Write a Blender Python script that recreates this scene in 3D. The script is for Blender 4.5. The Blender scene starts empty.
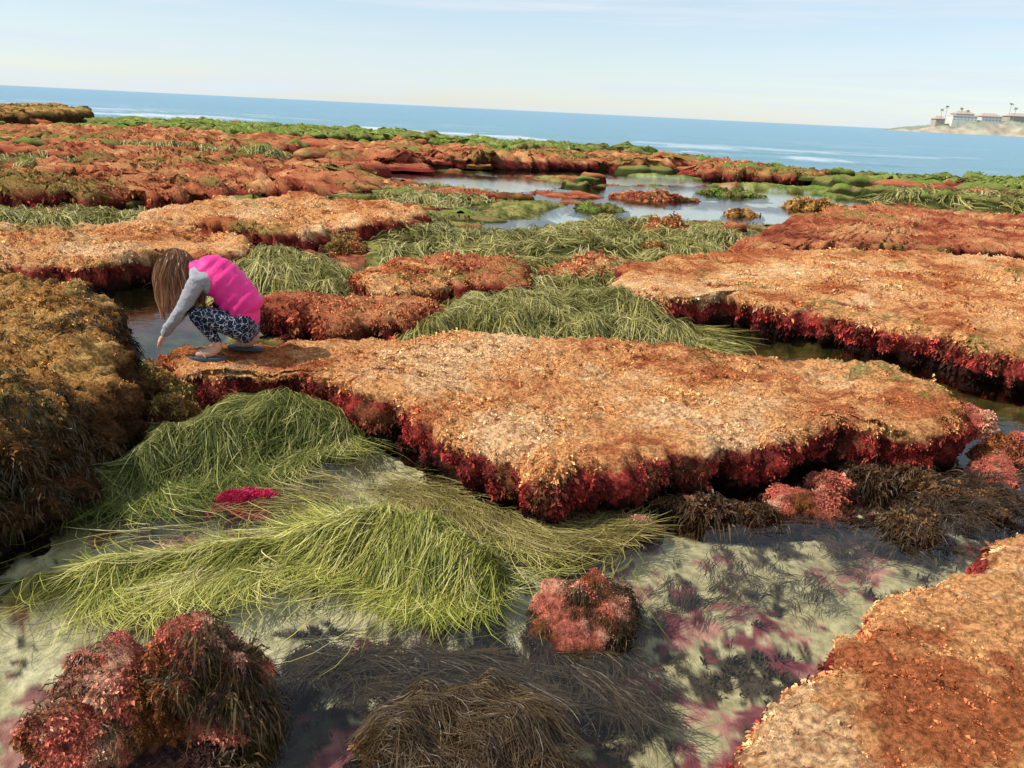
import bpy, math, numpy as np
from mathutils import Matrix, Vector
rng=np.random.default_rng(7)
scn=bpy.context.scene
# ------------------------------------------------------------ helpers
def vn(p,seed=0):
    i=np.floor(p).astype(np.int64); f=p-i; f=f*f*f*(f*(f*6-15)+10)
    def hh(a,b,c):
        n=(a*374761393+b*668265263+c*2246822519+seed*1274126177)&0xffffffff
        n=((n^(n>>13))*1274126177)&0xffffffff; n^=n>>16
        n=(n*2654435761)&0xffffffff; n^=n>>15
        return (n&0xffff)/32767.5-1
    X,Y=i[:,0],i[:,1]; fx,fy=f[:,0],f[:,1]
    if p.shape[1]==2:
        a=hh(X,Y,0);b=hh(X+1,Y,0);c=hh(X,Y+1,0);d=hh(X+1,Y+1,0)
        return (a*(1-fx)+b*fx)*(1-fy)+(c*(1-fx)+d*fx)*fy
    Z=i[:,2]; fz=f[:,2]
    def pl(z):
        a=hh(X,Y,z);b=hh(X+1,Y,z);c=hh(X,Y+1,z);d=hh(X+1,Y+1,z)
        return (a*(1-fx)+b*fx)*(1-fy)+(c*(1-fx)+d*fx)*fy
    return pl(Z)*(1-fz)+pl(Z+1)*fz
def fbm(p,sc=1.0,o=4,seed=0):
    r=0;a=1;t=0
    p=np.asarray(p,float)*sc
    for k in range(o):
        r=r+a*vn(p+k*17.3,seed+k*31); t+=a; a*=.5; p=p*2.03
    return r/t*1.5
def sm(x,a,b):
    t=np.clip((x-a)/(b-a),0,1); return t*t*(3-2*t)
def sdf(P,poly,pad=1.5):
    poly=np.array(poly,float); out=np.full(len(P),-9.0)
    lo=poly.min(0)-pad; hi=poly.max(0)+pad
    m=np.where(np.all((P>lo)&(P<hi),axis=1))[0]
    if len(m)==0: return out
    Q=P[m]; d=np.full(len(Q),1e9); ins=np.zeros(len(Q),bool)
    for i in range(len(poly)):
        a=poly[i]; b=poly[(i+1)%len(poly)]; e=b-a; w=Q-a
        t=np.clip((w@e)/(e@e),0,1); q=w-t[:,None]*e
        d=np.minimum(d,(q*q).sum(1))
        c=((a[1]>Q[:,1])!=(b[1]>Q[:,1]))
        with np.errstate(divide='ignore',invalid='ignore'):
            xx=(b[0]-a[0])*(Q[:,1]-a[1])/(b[1]-a[1])+a[0]
        ins^=(c&(Q[:,0]<xx))
    d=np.sqrt(d); out[m]=np.where(ins,d,-d); return out
def mk(name,V,F,col=None,mat=None,smooth=True,parent=None,mi=None):
    V=np.asarray(V,np.float32); F=np.asarray(F,np.int32)
    me=bpy.data.meshes.new(name)
    me.vertices.add(len(V)); me.vertices.foreach_set('co',V.ravel())
    k=F.shape[1]
    me.loops.add(F.size); me.loops.foreach_set('vertex_index',F.ravel())
    me.polygons.add(len(F)); me.polygons.foreach_set('loop_start',np.arange(len(F),dtype=np.int32)*k)
    try: me.polygons.foreach_set('loop_total',np.full(len(F),k,np.int32))
    except Exception: pass
    me.update(calc_edges=True)
    me.polygons.foreach_set('use_smooth',np.full(len(F),smooth))
    if col is not None:
        c=np.ones((len(V),4),np.float32); c[:,:3]=np.clip(col,0,1)
        at=me.color_attributes.new('Col','FLOAT_COLOR','POINT'); at.data.foreach_set('color',c.ravel())
    if mat is not None:
        for m in (mat if isinstance(mat,list) else [mat]): me.materials.append(m)
    if mi is not None: me.polygons.foreach_set('material_index',np.asarray(mi,np.int32))
    me.update()
    ob=bpy.data.objects.new(name,me); scn.collection.objects.link(ob)
    if parent is not None: ob.parent=parent
    return ob
def lerp(a,b,t):
    t=np.asarray(t)[:,None]; return np.asarray(a)*(1-t)+np.asarray(b)*t
# ------------------------------------------------------------ materials
def mat(name,rough=.8,spec=.2,bump=None,var=.25,vscale=40,trans=0,color=None,matte=False):
    m=bpy.data.materials.new(name); m.use_nodes=True; nt=m.node_tree; N=nt.nodes; L=nt.links
    b=N['Principled BSDF']; out=N['Material Output']
    if matte:
        N.remove(b); b=N.new('ShaderNodeBsdfDiffuse'); cin=b.inputs['Color']; L.new(b.outputs[0],out.inputs['Surface'])
    else:
        b.inputs['Roughness'].default_value=rough
        b.inputs['Specular IOR Level'].default_value=spec; cin=b.inputs['Base Color']
    if color is None:
        a=N.new('ShaderNodeAttribute'); a.attribute_name='Col'; src=a.outputs['Color']
    else:
        a=N.new('ShaderNodeRGB'); a.outputs[0].default_value=(*color,1); src=a.outputs[0]
    tc=N.new('ShaderNodeTexCoord')
    if var>0:
        n=N.new('ShaderNodeTexNoise'); n.inputs['Scale'].default_value=vscale; n.inputs['Detail'].default_value=5
        L.new(tc.outputs['Object'],n.inputs['Vector'])
        mr=N.new('ShaderNodeMapRange'); mr.inputs['From Min'].default_value=.35; mr.inputs['From Max'].default_value=.65
        mr.inputs['To Min'].default_value=1-var; mr.inputs['To Max'].default_value=1+var
        L.new(n.outputs['Fac'],mr.inputs['Value'])
        v=N.new('ShaderNodeVectorMath'); v.operation='SCALE'; L.new(src,v.inputs[0]); L.new(mr.outputs[0],v.inputs['Scale']); src=v.outputs[0]
    L.new(src,cin)
    if bump:
        sc,st,ds=bump
        n2=N.new('ShaderNodeTexNoise'); n2.inputs['Scale'].default_value=sc; n2.inputs['Detail'].default_value=6; n2.inputs['Roughness'].default_value=.7
        L.new(tc.outputs['Object'],n2.inputs['Vector'])
        bp=N.new('ShaderNodeBump'); bp.inputs['Strength'].default_value=st; bp.inputs['Distance'].default_value=ds
        L.new(n2.outputs['Fac'],bp.inputs['Height']); L.new(bp.outputs[0],b.inputs['Normal'])
    if trans>0:
        t=N.new('ShaderNodeBsdfTranslucent'); L.new(src,t.inputs['Color'])
        mx=N.new('ShaderNodeMixShader'); mx.inputs[0].default_value=trans
        L.new(b.outputs[0],mx.inputs[1]); L.new(t.outputs[0],mx.inputs[2]); L.new(mx.outputs[0],out.inputs['Surface'])
    return m
M_rock=mat('algae_rock',bump=(75,1,.028),var=.45,vscale=60,matte=True)
M_turf=mat('algae_turf',var=0,matte=True)
M_ground=mat('reef_floor',bump=(45,.7,.02),var=.25,vscale=22,matte=True)
M_grass=mat('surfgrass',.42,.22,None,0,30,trans=.28)
M_weed=mat('brown_weed',.45,.3,None,0)
def water_mat():
    m=bpy.data.materials.new('clear_water'); m.use_nodes=True; nt=m.node_tree; N=nt.nodes; L=nt.links
    N.remove(N['Principled BSDF']); out=N['Material Output']
    tr=N.new('ShaderNodeBsdfTransparent'); tr.inputs[0].default_value=(.93,.95,.88,1)
    gl=N.new('ShaderNodeBsdfGlossy'); gl.inputs['Roughness'].default_value=.015
    # a thin water film: the same 1.33 Fresnel curve whichever side of the sheet the light arrives from
    ge=N.new('ShaderNodeNewGeometry'); ma=N.new('ShaderNodeMapRange'); ma.inputs['To Min'].default_value=1.33; ma.inputs['To Max'].default_value=1/1.33
    L.new(ge.outputs['Backfacing'],ma.inputs['Value'])
    fr=N.new('ShaderNodeFresnel'); L.new(ma.outputs[0],fr.inputs[0])
    mx=N.new('ShaderNodeMixShader')
    tc=N.new('ShaderNodeTexCoord'); mp=N.new('ShaderNodeMapping'); mp.inputs['Scale'].default_value=(1,1.6,1)
    n=N.new('ShaderNodeTexNoise'); n.inputs['Scale'].default_value=9; n.inputs['Detail'].default_value=4
    bp=N.new('ShaderNodeBump'); bp.inputs['Strength'].default_value=.14; bp.inputs['Distance'].default_value=.02
    L.new(tc.outputs['Object'],mp.inputs[0]); L.new(mp.outputs[0],n.inputs['Vector']); L.new(n.outputs['Fac'],bp.inputs['Height'])
    L.new(bp.outputs[0],gl.inputs['Normal'])
    L.new(fr.outputs[0],mx.inputs[0]); L.new(tr.outputs[0],mx.inputs[1]); L.new(gl.outputs[0],mx.inputs[2]); L.new(mx.outputs[0],out.inputs[0])
    return m
M_water=water_mat()
# ------------------------------------------------------------ layout (metres, water level z=0)
EDGE=np.array([(-90,75),(-43.7,58.2),(-29.4,57),(-21.6,54),(-7.5,49),(1.4,42.5),(8.4,36.3),(12.4,33.4),(20,33),(27.4,33.4),(70,36)])
def yedge(x): return np.interp(x,EDGE[:,0],EDGE[:,1])
POOLS=[[(.3,15.6),(1.2,17.6),(2.6,18.6),(5.6,18.8),(6.9,17.6),(5.0,15.8),(2.6,15.4),(.7,14.4)],
 [(-3.6,21.1),(-2.5,23.6),(-.4,24),(1.4,21.6),(-.8,19.4),(-2.9,19.3)],
 [(-.95,12.3),(-.1,14.5),(1.0,14.2),(.2,12.2)],
 [(-1.6,10.6),(-1.3,11.9),(-.85,11),(-1.1,9.8)],
 [(-.3,9.1),(.5,10),(1.2,9.2),(.5,8.3)],
 [(-4.3,7.5),(-3.61,8.0),(-3.01,7.4),(-2.3,6.0),(-2.35,5.5),(-2.8,5.4),(-3.6,6.2)],
 [(1.1,8.3),(1.76,7.5),(2.57,7.05),(3.3,6.7),(4.22,6.4),(4.8,6.06),(3.26,5.3),(2.89,5.6),(2.11,6.0),(1.5,6.3)],
 [(2.8,10.2),(3.4,11.4),(3.1,11.7),(2.6,10.6)],
 [(2.0,20.4),(3,22.6),(6,24),(8.2,23),(9,21.2),(7.5,19.6),(5,20)],[(7.5,19),(8.5,20.4),(11,20.6),(10.5,19)],[(-2,25.0),(3,27),(8,26),(3,23.8)],[(-9,37),(-6,39),(0,37),(4,34),(-2,34.6)],[(-16,37),(-22,45),(-14,42)],[(9,31),(14,33),(22,32),(14,30)]]
GR=[
 ([(-1.95,4.75),(-1.0,4.75),(-.78,4.3),(-.95,4.0),(-1.35,3.75),(-1.75,3.35),(-2.1,2.95),(-2.25,3.4),(-2.1,3.9),(-2.0,4.3)],.13,.35),
 ([(-2.0,2.5),(-2.0,2.8),(-1.5,2.95),(-.9,3.2),(-.6,3.1),(-.7,2.88),(-1.2,2.75),(-1.6,2.55)],.03,.2),
 ([(-.85,3.2),(-.3,3.22),(.05,3.0),(.1,2.7),(-.1,2.62),(-.5,2.72),(-.8,2.88)],.12,.28),
 ([(-1.1,5.75),(-.9,6.1),(-.7,7.4),(.3,8.1),(1.0,7.9),(1.3,7.4),(1.9,7.0),(1.5,6.3),(.6,5.95),(-.4,5.85)],.17,.5),
 ([(-3.6,9.6),(-2.6,9.6),(-1.7,8.5),(-1.6,7.5),(-2.1,7.1),(-3.0,7.6)],.16,.5),
 ([(-3.3,13.6),(-1.4,14.2),(-.9,12.4),(.1,12.2),(1.0,14.2),(3.2,14.8),(3,12),(2,10.8),(1.0,10.6),(0,10),(-.9,10.1),(-1.6,9.5),(-1.7,11)],.11,.6),
 ([(-8.8,11.5),(-5.2,12.4),(-4.4,11.6),(-5.4,10.6),(-8,9.9)],.12,.5),
 ([(-3.8,14.4),(-1.6,15),(-.4,17),(-.6,19.0),(-3,19),(-4.2,16.5)],.10,.6),
 ([(.9,8.3),(1.5,9.3),(.9,10.1),(-.3,9.7),(-.2,8.5)],.1,.4),
 ([(9,22.3),(12,25),(19,26),(21,20.5),(12,20),(9.6,21)],.18,.8),
 ([(1.6,10.2),(2.6,10.4),(3.2,12),(4.2,14.4),(3,14.2),(2,12)],.1,.5),
 ([(-4.2,8.8),(-3.2,9.3),(-2.8,8.6),(-3.5,7.9)],.12,.4),
 ([(-16,15),(-9,17.5),(-10,20),(-17,19)],.25,.8),
 ([(-15,26),(-6,24),(-6.5,21.6),(-14,24.8)],.3,.8),
]
def H(P):
    P=np.asarray(P,float); x,y=P[:,0],P[:,1]
    n1=fbm(P,.8,3,3); n2=fbm(P,5,3,9)
    a=sm(y,4.9,5.8)
    h=(-.13+.02*n2+.02*n1)*(1-a)+(.01+.09*n1+.035*n2)*a
    f=sm(y,12,20); h=h+f*(-.03+.12*fbm(P*np.array([.28,.6]),1,3,21))
    for i,p in enumerate(POOLS):
        s=sdf(P,p); h=h+(-.16+.02*n2-h)*sm(s+.12*n2,-.1,.15)
    for p,mh,w in GR:
        s=sdf(P,p)
        mm=s>-.4
        h=np.where(mm,np.maximum(h,(mh*(1+.5*n1+.5*n2))*sm(s,-.1,w)+h*(1-sm(s,-.1,w))),h)
    return h-1.3*sm(y-yedge(x),-.5,2.5)
# ------------------------------------------------------------ terrain sheet
nr,na=540,640
r=np.exp(np.linspace(math.log(.95),math.log(110),nr)); th=np.radians(np.linspace(-66,66,na))
R,T=np.meshgrid(r,th,indexing='ij')
P2=np.stack([R.ravel()*np.sin(T.ravel()),R.ravel()*np.cos(T.ravel())-.9],1)
h=H(P2)
def gridF(a,b):
    i=np.arange(a-1)[:,None]*b+np.arange(b-1)[None,:]; i=i.ravel()
    return np.stack([i,i+1,i+b+1,i+b],1)
def terrcol(P,h):
    n1=fbm(P,1.3,4,51); n2=fbm(P,6,4,52); n3=fbm(P,17,4,53); x,y=P[:,0],P[:,1]
    sand=lerp((.44,.37,.22),(.62,.55,.37),sm(n1+.4*n2,-.5,.5))
    reg=np.maximum(sm(x+.25*(y-2.2)+.25*n1,.1,.8)*.8,sm(x+.3*n1,-.95,-.6)*sm(y+.2*n2,2.75,2.5)*1.3)*sm(y,1.0,1.6)
    dk=sm(.8*n2+.5*n1+.8*n3+reg*.95,.55,.8)
    sand=lerp(sand,(.045,.03,.024),dk*.94)
    pk=sm(fbm(P,4,4,77)+.5*n3+reg*.1,.45,.6)*.85
    sand=sand*(1-pk[:,None])+lerp((.46,.19,.18),(.22,.05,.07),sm(n3+.4*n2,-.3,.4))*pk[:,None]
    red=lerp((.20,.055,.03),(.42,.17,.08),sm(n2,-.3,.5)); grn=lerp((.08,.09,.025),(.28,.26,.08),sm(n2,-.5,.5))
    edg=sm(yedge(x)-y,18,4)
    mix=sm(n1+.5*fbm(P,.22,2,5)+.25*sm(-h,-.12,.1)+edg*.9+.15,-.12,.18)
    grn=grn*(1-edg[:,None])+lerp((.10,.19,.03),(.2,.3,.06),sm(n1,-.4,.4))*edg[:,None]
    up=red*(1-mix[:,None])+grn*mix[:,None]
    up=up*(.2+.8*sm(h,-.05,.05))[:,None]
    pf=sm(-h,.10,.15)*sm(y,10.5,12); up=up*(1-pf[:,None])+np.array((.44,.46,.44))*pf[:,None]  # pale floor in far pools, brightening their sky reflection through colour
    a=sm(y,4.4,5.0)
    c=sand*(1-a[:,None])+up*a[:,None]
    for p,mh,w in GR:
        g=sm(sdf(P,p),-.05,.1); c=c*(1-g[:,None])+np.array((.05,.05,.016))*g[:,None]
    return c
tc_=terrcol(P2,h)
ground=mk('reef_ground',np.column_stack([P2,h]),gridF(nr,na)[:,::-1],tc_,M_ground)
# ------------------------------------------------------------ tuft cloud
def tufts(name,V,F,C,n,size,leaves,mode,parent=None,sel=None,droop=.0,spread=.9,m=None,wid=.3,up=.0,tipgain=1.1,dark=.6,col=None,cvar=.2):
    V=np.asarray(V,float); F=np.asarray(F)
    T=np.concatenate([F[:,[0,1,2]],F[:,[0,2,3]]]) if F.shape[1]==4 else F
    A,B,Cc=V[T[:,0]],V[T[:,1]],V[T[:,2]]
    nn=np.cross(B-A,Cc-A); ar=np.linalg.norm(nn,axis=1)+1e-12; nrm=nn/ar[:,None]
    nrm*=np.where(nrm[:,2:3]<-.9,-1,1)
    w=ar.copy(); cen=(A+B+Cc)/3
    if sel is not None: w=w*sel(cen,nrm)
    w/=w.sum(); idx=rng.choice(len(T),n,p=w)
    u=rng.random(n); v=rng.random(n); k=u+v>1; u[k]=1-u[k]; v[k]=1-v[k]
    p=A[idx]+(B-A)[idx]*u[:,None]+(Cc-A)[idx]*v[:,None]; N=nrm[idx]
    c=C[T[idx,0]] if col is None else lerp(col[0],col[1],rng.random(n)**1.3)
    szr=size*(.6+rng.random(n)**2*.8)*(.85+.7*np.clip(fbm(p,4,2,5),-1,1))
    c=c*(1+cvar*np.clip(fbm(p,25,2,15)*1.5+rng.normal(size=n)*.4,-1.4,1.4))[:,None]
    p=np.repeat(p,leaves,0);N=np.repeat(N,leaves,0);c=np.repeat(c,leaves,0);s=np.repeat(szr,leaves)
    mN=len(p)
    d=rng.normal(size=(mN,3)); d/=np.linalg.norm(d,axis=1)[:,None]
    D=N+spread*d; D[:,2]+=up-droop; D/=np.linalg.norm(D,axis=1)[:,None]
    s=s*(.6+.7*rng.random(mN))
    q=np.cross(D,rng.normal(size=(mN,3))); q/=np.linalg.norm(q,axis=1)[:,None]+1e-9
    p=p-N*size*.1+rng.normal(size=(mN,3))*size*.25
    tip=p+D*s[:,None]; tip[:,2]-=droop*.3*s
    mid=p+D*(s*.55)[:,None]+N*(s*.08)[:,None]
    W=(s*wid)[:,None]
    VV=np.empty((mN,4,3)); VV[:,0]=p; VV[:,1]=mid+q*W; VV[:,2]=tip; VV[:,3]=mid-q*W
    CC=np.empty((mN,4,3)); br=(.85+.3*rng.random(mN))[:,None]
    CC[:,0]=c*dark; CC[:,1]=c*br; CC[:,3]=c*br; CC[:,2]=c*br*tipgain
    return mk(name,VV.reshape(-1,3),np.arange(mN*4).reshape(-1,4),CC.reshape(-1,3),m or M_turf,False,parent)
# ------------------------------------------------------------ rock slabs
def outline(poly,sp):
    P=np.array(poly,float); n=len(P); pts=[]
    for i in range(n):
        a,b,c,d=P[i-1],P[i],P[(i+1)%n],P[(i+2)%n]
        for t in np.linspace(0,1,12,endpoint=False):
            pts.append(.5*((2*b)+(c-a)*t+(2*a-5*b+4*c-d)*t*t+(3*b-a-3*c+d)*t**3))
    pts=np.array(pts); q=np.vstack([pts,pts[:1]]); s=np.r_[0,np.cumsum(np.linalg.norm(np.diff(q,axis=0),axis=1))]
    m=max(60,int(s[-1]/sp)); u=np.linspace(0,s[-1],m,endpoint=False)
    return np.column_stack([np.interp(u,s,q[:,0]),np.interp(u,s,q[:,1])])
PAL={
 'orange':dict(a=(.70,.34,.135),b=(.44,.14,.055),c=(.80,.49,.25),s1=(.40,.055,.042),s2=(.15,.03,.025),s3=(.03,.015,.012)),
 'red':dict(a=(.50,.18,.08),b=(.30,.075,.04),c=(.64,.33,.14),s1=(.32,.05,.04),s2=(.12,.024,.02),s3=(.025,.014,.011)),
 'brown':dict(a=(.48,.24,.075),b=(.16,.08,.028),c=(.58,.35,.12),s1=(.12,.055,.022),s2=(.06,.033,.015),s3=(.02,.013,.009)),
 'weed':dict(a=(.15,.075,.035),b=(.08,.04,.02),c=(.24,.13,.05),s1=(.08,.035,.02),s2=(.045,.02,.013),s3=(.02,.013,.009)),
 'pink':dict(a=(.52,.15,.10),b=(.22,.08,.03),c=(.64,.34,.22),s1=(.44,.06,.08),s2=(.18,.045,.035),s3=(.06,.03,.025)),
 'green':dict(a=(.18,.25,.05),b=(.24,.19,.07),c=(.3,.34,.09),s1=(.08,.11,.03),s2=(.06,.05,.02),s3=(.03,.025,.015)),
}
def slab(name,poly,zt,zb,pal='orange',sp=.025,rnd=.10,dome=0.,bulge=.03,under=.10,rough=1.,seed=1,edgeamp=.05,sideh=.11,tilt=(0,0),lump=0,olive=.15,osc=1.6):
    o=outline(poly,sp); m=len(o)
    ar=.5*np.sum(o[:,0]*np.roll(o[:,1],-1)-np.roll(o[:,0],-1)*o[:,1])
    if ar<0: o=o[::-1]
    tg=np.roll(o,-1,0)-np.roll(o,1,0); tg/=np.linalg.norm(tg,axis=1)[:,None]+1e-9; nv=np.column_stack([tg[:,1],-tg[:,0]])
    o=o+nv*(edgeamp*fbm(o,2.2,4,seed)+edgeamp*.7*fbm(o,9,3,seed+3))[:,None]
    c=o.mean(0); rad=np.linalg.norm(o-c,axis=1)
    nt=max(24,int(np.percentile(rad,60)/sp/1.3)); ts=np.linspace(.01,1,nt)
    rings=[]; tt=[]
    for t in ts:
        xy=c+(o-c)*t; d=(1-t)*np.abs(((o-c)*nv).sum(1))
        e=rnd*(1-np.clip(d/(rnd*1.6),0,1))**2
        z=zt-e*.8-dome*t**2.2+tilt[0]*(xy[:,0]-c[0])+tilt[1]*(xy[:,1]-c[1])
        z=z+rough*(.05*fbm(xy,1.1,3,seed+7)+.025*fbm(xy,5,3,seed+8)+.014*fbm(xy,24,3,seed+9))
        rings.append(np.column_stack([xy,z])); tt.append(np.zeros(m))
    zl=rings[-1][:,2]; ns=max(8,int((zt-zb)/sp))
    for k in range(1,ns+1):
        v=k/ns
        off=bulge*math.sin(math.pi*min(1,v*1.3))-under*v**1.5
        cl=.09*fbm(np.column_stack([o,np.full(m,v*(zt-zb))]),6,4,seed+12)*min(1,v*4)*min(1,sp/.016)
        xy=o+nv*(off+cl)[:,None]
        rings.append(np.column_stack([xy,zl*(1-v)+zb*v])); tt.append(np.full(m,v))
    V=np.vstack(rings); S=np.concatenate(tt); nR=len(rings)
    i=(np.arange(nR-1)[:,None]*m+np.arange(m)[None,:]).ravel(); j=(np.arange(nR-1)[:,None]*m+((np.arange(m)+1)%m)[None,:]).ravel()
    F=np.stack([i,i+m,j+m,j],1)
    V=np.vstack([V,[c[0],c[1],V[:m,2].mean()]]); S=np.r_[S,0]
    if lump>0:
        cc=np.array([c[0],c[1],(zt+zb)/2]); d=V-cc; d/=np.linalg.norm(d,axis=1)[:,None]+1e-9
        V=V+d*(lump*fbm(V,3.2/max(lump*4,.3),3,seed+40)+lump*.45*fbm(V,14,3,seed+41))[:,None]
    q=PAL[pal]; n1=fbm(V[:,:2],1.6 if not lump else 6,4,seed+20); n2=fbm(V,12,3,seed+21); n3=fbm(V,40,2,seed+22)
    C=lerp(q['a'],q['b'],sm(n1+.5*n2,.05,.65)); k=sm(-n1+.6*n2,.1,.7); C=C*(1-k[:,None])+np.array(q['c'])*k[:,None]
    if pal in('orange','red','brown') and olive>-.5:
        n4=fbm(V[:,:2],osc*.6,4,seed+60)
        k=sm(n4+.5*n2+olive-.3,.15,.5)*.75; C=C*(1-k[:,None])+lerp((.26,.22,.06),(.14,.15,.04),sm(n3,-.4,.4))*k[:,None]
    k=sm(n3+.4*n2,.3,.65)*.6; C=C*(1-k[:,None])+np.array(q['b'])*.7*k[:,None]
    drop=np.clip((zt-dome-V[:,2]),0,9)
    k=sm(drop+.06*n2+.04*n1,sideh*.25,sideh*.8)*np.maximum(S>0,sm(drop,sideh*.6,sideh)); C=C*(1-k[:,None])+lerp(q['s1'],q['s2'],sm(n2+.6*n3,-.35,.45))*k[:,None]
    if pal in('orange','red'):
        k=(S>0)*sm(fbm(V,7,3,seed+70),.15,.5)*.7; C=C*(1-k[:,None])+np.array((.16,.08,.035))*k[:,None]
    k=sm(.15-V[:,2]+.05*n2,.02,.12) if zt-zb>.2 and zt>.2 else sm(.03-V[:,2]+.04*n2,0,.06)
    k=k*(S>0); C=C*(1-k[:,None])+np.array(q['s3'])*k[:,None]  # dark brown foot of the sides, with shadow under the edge painted in
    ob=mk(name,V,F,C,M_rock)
    return ob,V,F,C
def turf(res,ntop,stop,nside,sside,lt=4,ls=7,droop=.7):
    ob,V,F,C=res
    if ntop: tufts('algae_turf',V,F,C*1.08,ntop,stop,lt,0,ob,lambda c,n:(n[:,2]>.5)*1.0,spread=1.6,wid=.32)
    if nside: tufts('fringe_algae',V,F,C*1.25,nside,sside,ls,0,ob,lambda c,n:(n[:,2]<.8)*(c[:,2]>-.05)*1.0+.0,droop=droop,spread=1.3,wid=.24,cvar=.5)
def drape(res,n,size,sel,col=((.03,.018,.008),(.15,.095,.03)),leaves=9):
    ob,V,F,C=res
    tufts('brown_weed_drape',V,F,C,n,size,leaves,0,ob,sel,droop=1.2,spread=.7,wid=.04,col=col,m=M_weed)
A=[(-2.22,4.82),(-2.12,5.14),(-1.81,5.27),(-1.5,5.36),(-1.03,5.49),(-.55,5.64),(.04,5.61),(.62,5.53),(1.34,5.52),(1.98,5.48),(2.41,5.32),(2.67,5.05),(2.72,4.71),(2.54,4.28),(2.31,4.1),(2.03,4.09),(1.75,4.06),(1.43,3.9),(1.15,3.84),(.86,3.68),(.63,3.51),(.38,3.39),(.17,3.32),(-.04,3.47),(-.25,3.67),(-.48,3.94),(-.72,4.27),(-.97,4.5),(-1.3,4.6),(-1.61,4.63),(-1.94,4.61)]
sA=slab('rock_slab',A,.29,-.12,'orange',.016,.05,seed=1,sideh=.07,edgeamp=.075,olive=-.05); turf(sA,32000,.0075,16000,.022,3)
B=[(.95,7.93),(1.49,8.96),(2.33,9.72),(3.37,10.31),(4.53,10.65),(5.64,10.73),(6.71,10.5),(7.54,9.84),(7.6,8.0),(5.89,6.93),(4.9,6.3),(4.37,5.6),(3.98,5.72),(3.65,6.06),(3.24,6.56),(2.78,6.92),(2.24,7.2),(1.72,7.37),(1.24,7.3)]
sB=slab('rock_slab',B,.30,-.12,'orange',.03,.06,seed=2,sideh=.07,edgeamp=.11,olive=0); turf(sB,26000,.012,12000,.032,3,6)
Cc=[(2.42,3.17),(2.14,2.96),(1.85,2.73),(1.57,2.52),(1.34,2.32),(1.08,2.09),(.86,1.89),(.69,1.74),(.59,1.6),(.47,1.35),(.45,1.1),(.76,.8),(1.61,.7),(3.2,1.2),(3.6,2.4),(3.0,3.2)]
sC=slab('rock_slab',Cc,.33,-.15,'orange',.0095,.07,seed=3,under=.05,sideh=.06,olive=-.05,edgeamp=.06); turf(sC,60000,.0042,12000,.015,3)
D=[(-5.5,5.5),(-4.04,6.05),(-3.52,5.85),(-2.87,5.3),(-2.45,4.72),(-2.12,4.21),(-2.02,3.79),(-2.02,3.49),(-2.05,3.23),(-2.1,2.94),(-2.25,2.64),(-2.7,2.3),(-4.5,2.0),(-6,3.5)]
sD=slab('weedy_boulder',D,.50,-.15,'brown',.022,.14,seed=4,under=-.08,bulge=.05,rough=2.2,sideh=.12,edgeamp=.1,lump=.05,olive=.2); turf(sD,24000,.012,20000,.024,4,7,droop=1.0)
drape(sD,5000,.06,lambda c,n:(n[:,2]<.7)*(c[:,0]>-3.4)*(fbm(c,4,2,9)>0)*1.+1e-9,col=((.02,.014,.007),(.10,.065,.02)))
mid=[
 ([(-7.3,9.2),(-5.7,9.9),(-4.6,10.0),(-3.7,9.6),(-3.1,9.0),(-3.1,8.4),(-3.7,8.0),(-4.14,7.5),(-4.58,7.3),(-5.6,7.0),(-7,7.4)],.30,'orange'),
 ([(-5.2,11.0),(-5.0,12.6),(-3.9,13.7),(-2.6,13.7),(-1.6,12.7),(-1.7,11.6),(-2.4,10.7),(-2.7,9.9),(-3.4,9.8),(-4.3,10.0)],.30,'orange'),
 ([(-2.13,6.5),(-1.92,6.94),(-1.5,7.04),(-.85,6.93),(-.64,6.53),(-.77,6.26),(-1.22,6.07),(-1.67,5.98),(-1.98,6.11)],.22,'red'),
 ([(-1.6,8.1),(-1.3,8.9),(-.8,8.6),(-.72,7.82),(-1.08,7.27),(-1.39,7.42)],.2,'orange'),
 ([(-1.0,9.1),(-.5,9.5),(.0,9.0),(.1,8.5),(-.2,8.3),(-.7,8.3)],.17,'red'),
 ([(.3,9.2),(.8,10.0),(1.3,10.1),(1.3,9.5),(.9,9.0),(.5,8.9)],.17,'red'),
 ([(3.1,11.2),(5.5,15.2),(8.1,17.6),(9.5,17.2),(10.4,16),(9.6,13.4),(8,11.9),(7.2,11.5),(6.1,11.5),(4.7,11.1),(3.8,10.9),(3.2,10.7)],.30,'red'),
]
for k,(p,zt,pl) in enumerate(mid):
    s=slab('reef_rock',p,zt,-.15,pl,.035 if k!=6 else .055,.06,seed=10+k,edgeamp=.15,rough=1.6,sideh=.08,olive=.1)
    a=abs(.5*sum(p[i-1][0]*p[i][1]-p[i][0]*p[i-1][1] for i in range(len(p))))
    turf(s,int(min(10000,a*800)),.016,int(2500+a*120),.036,3,6)
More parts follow.
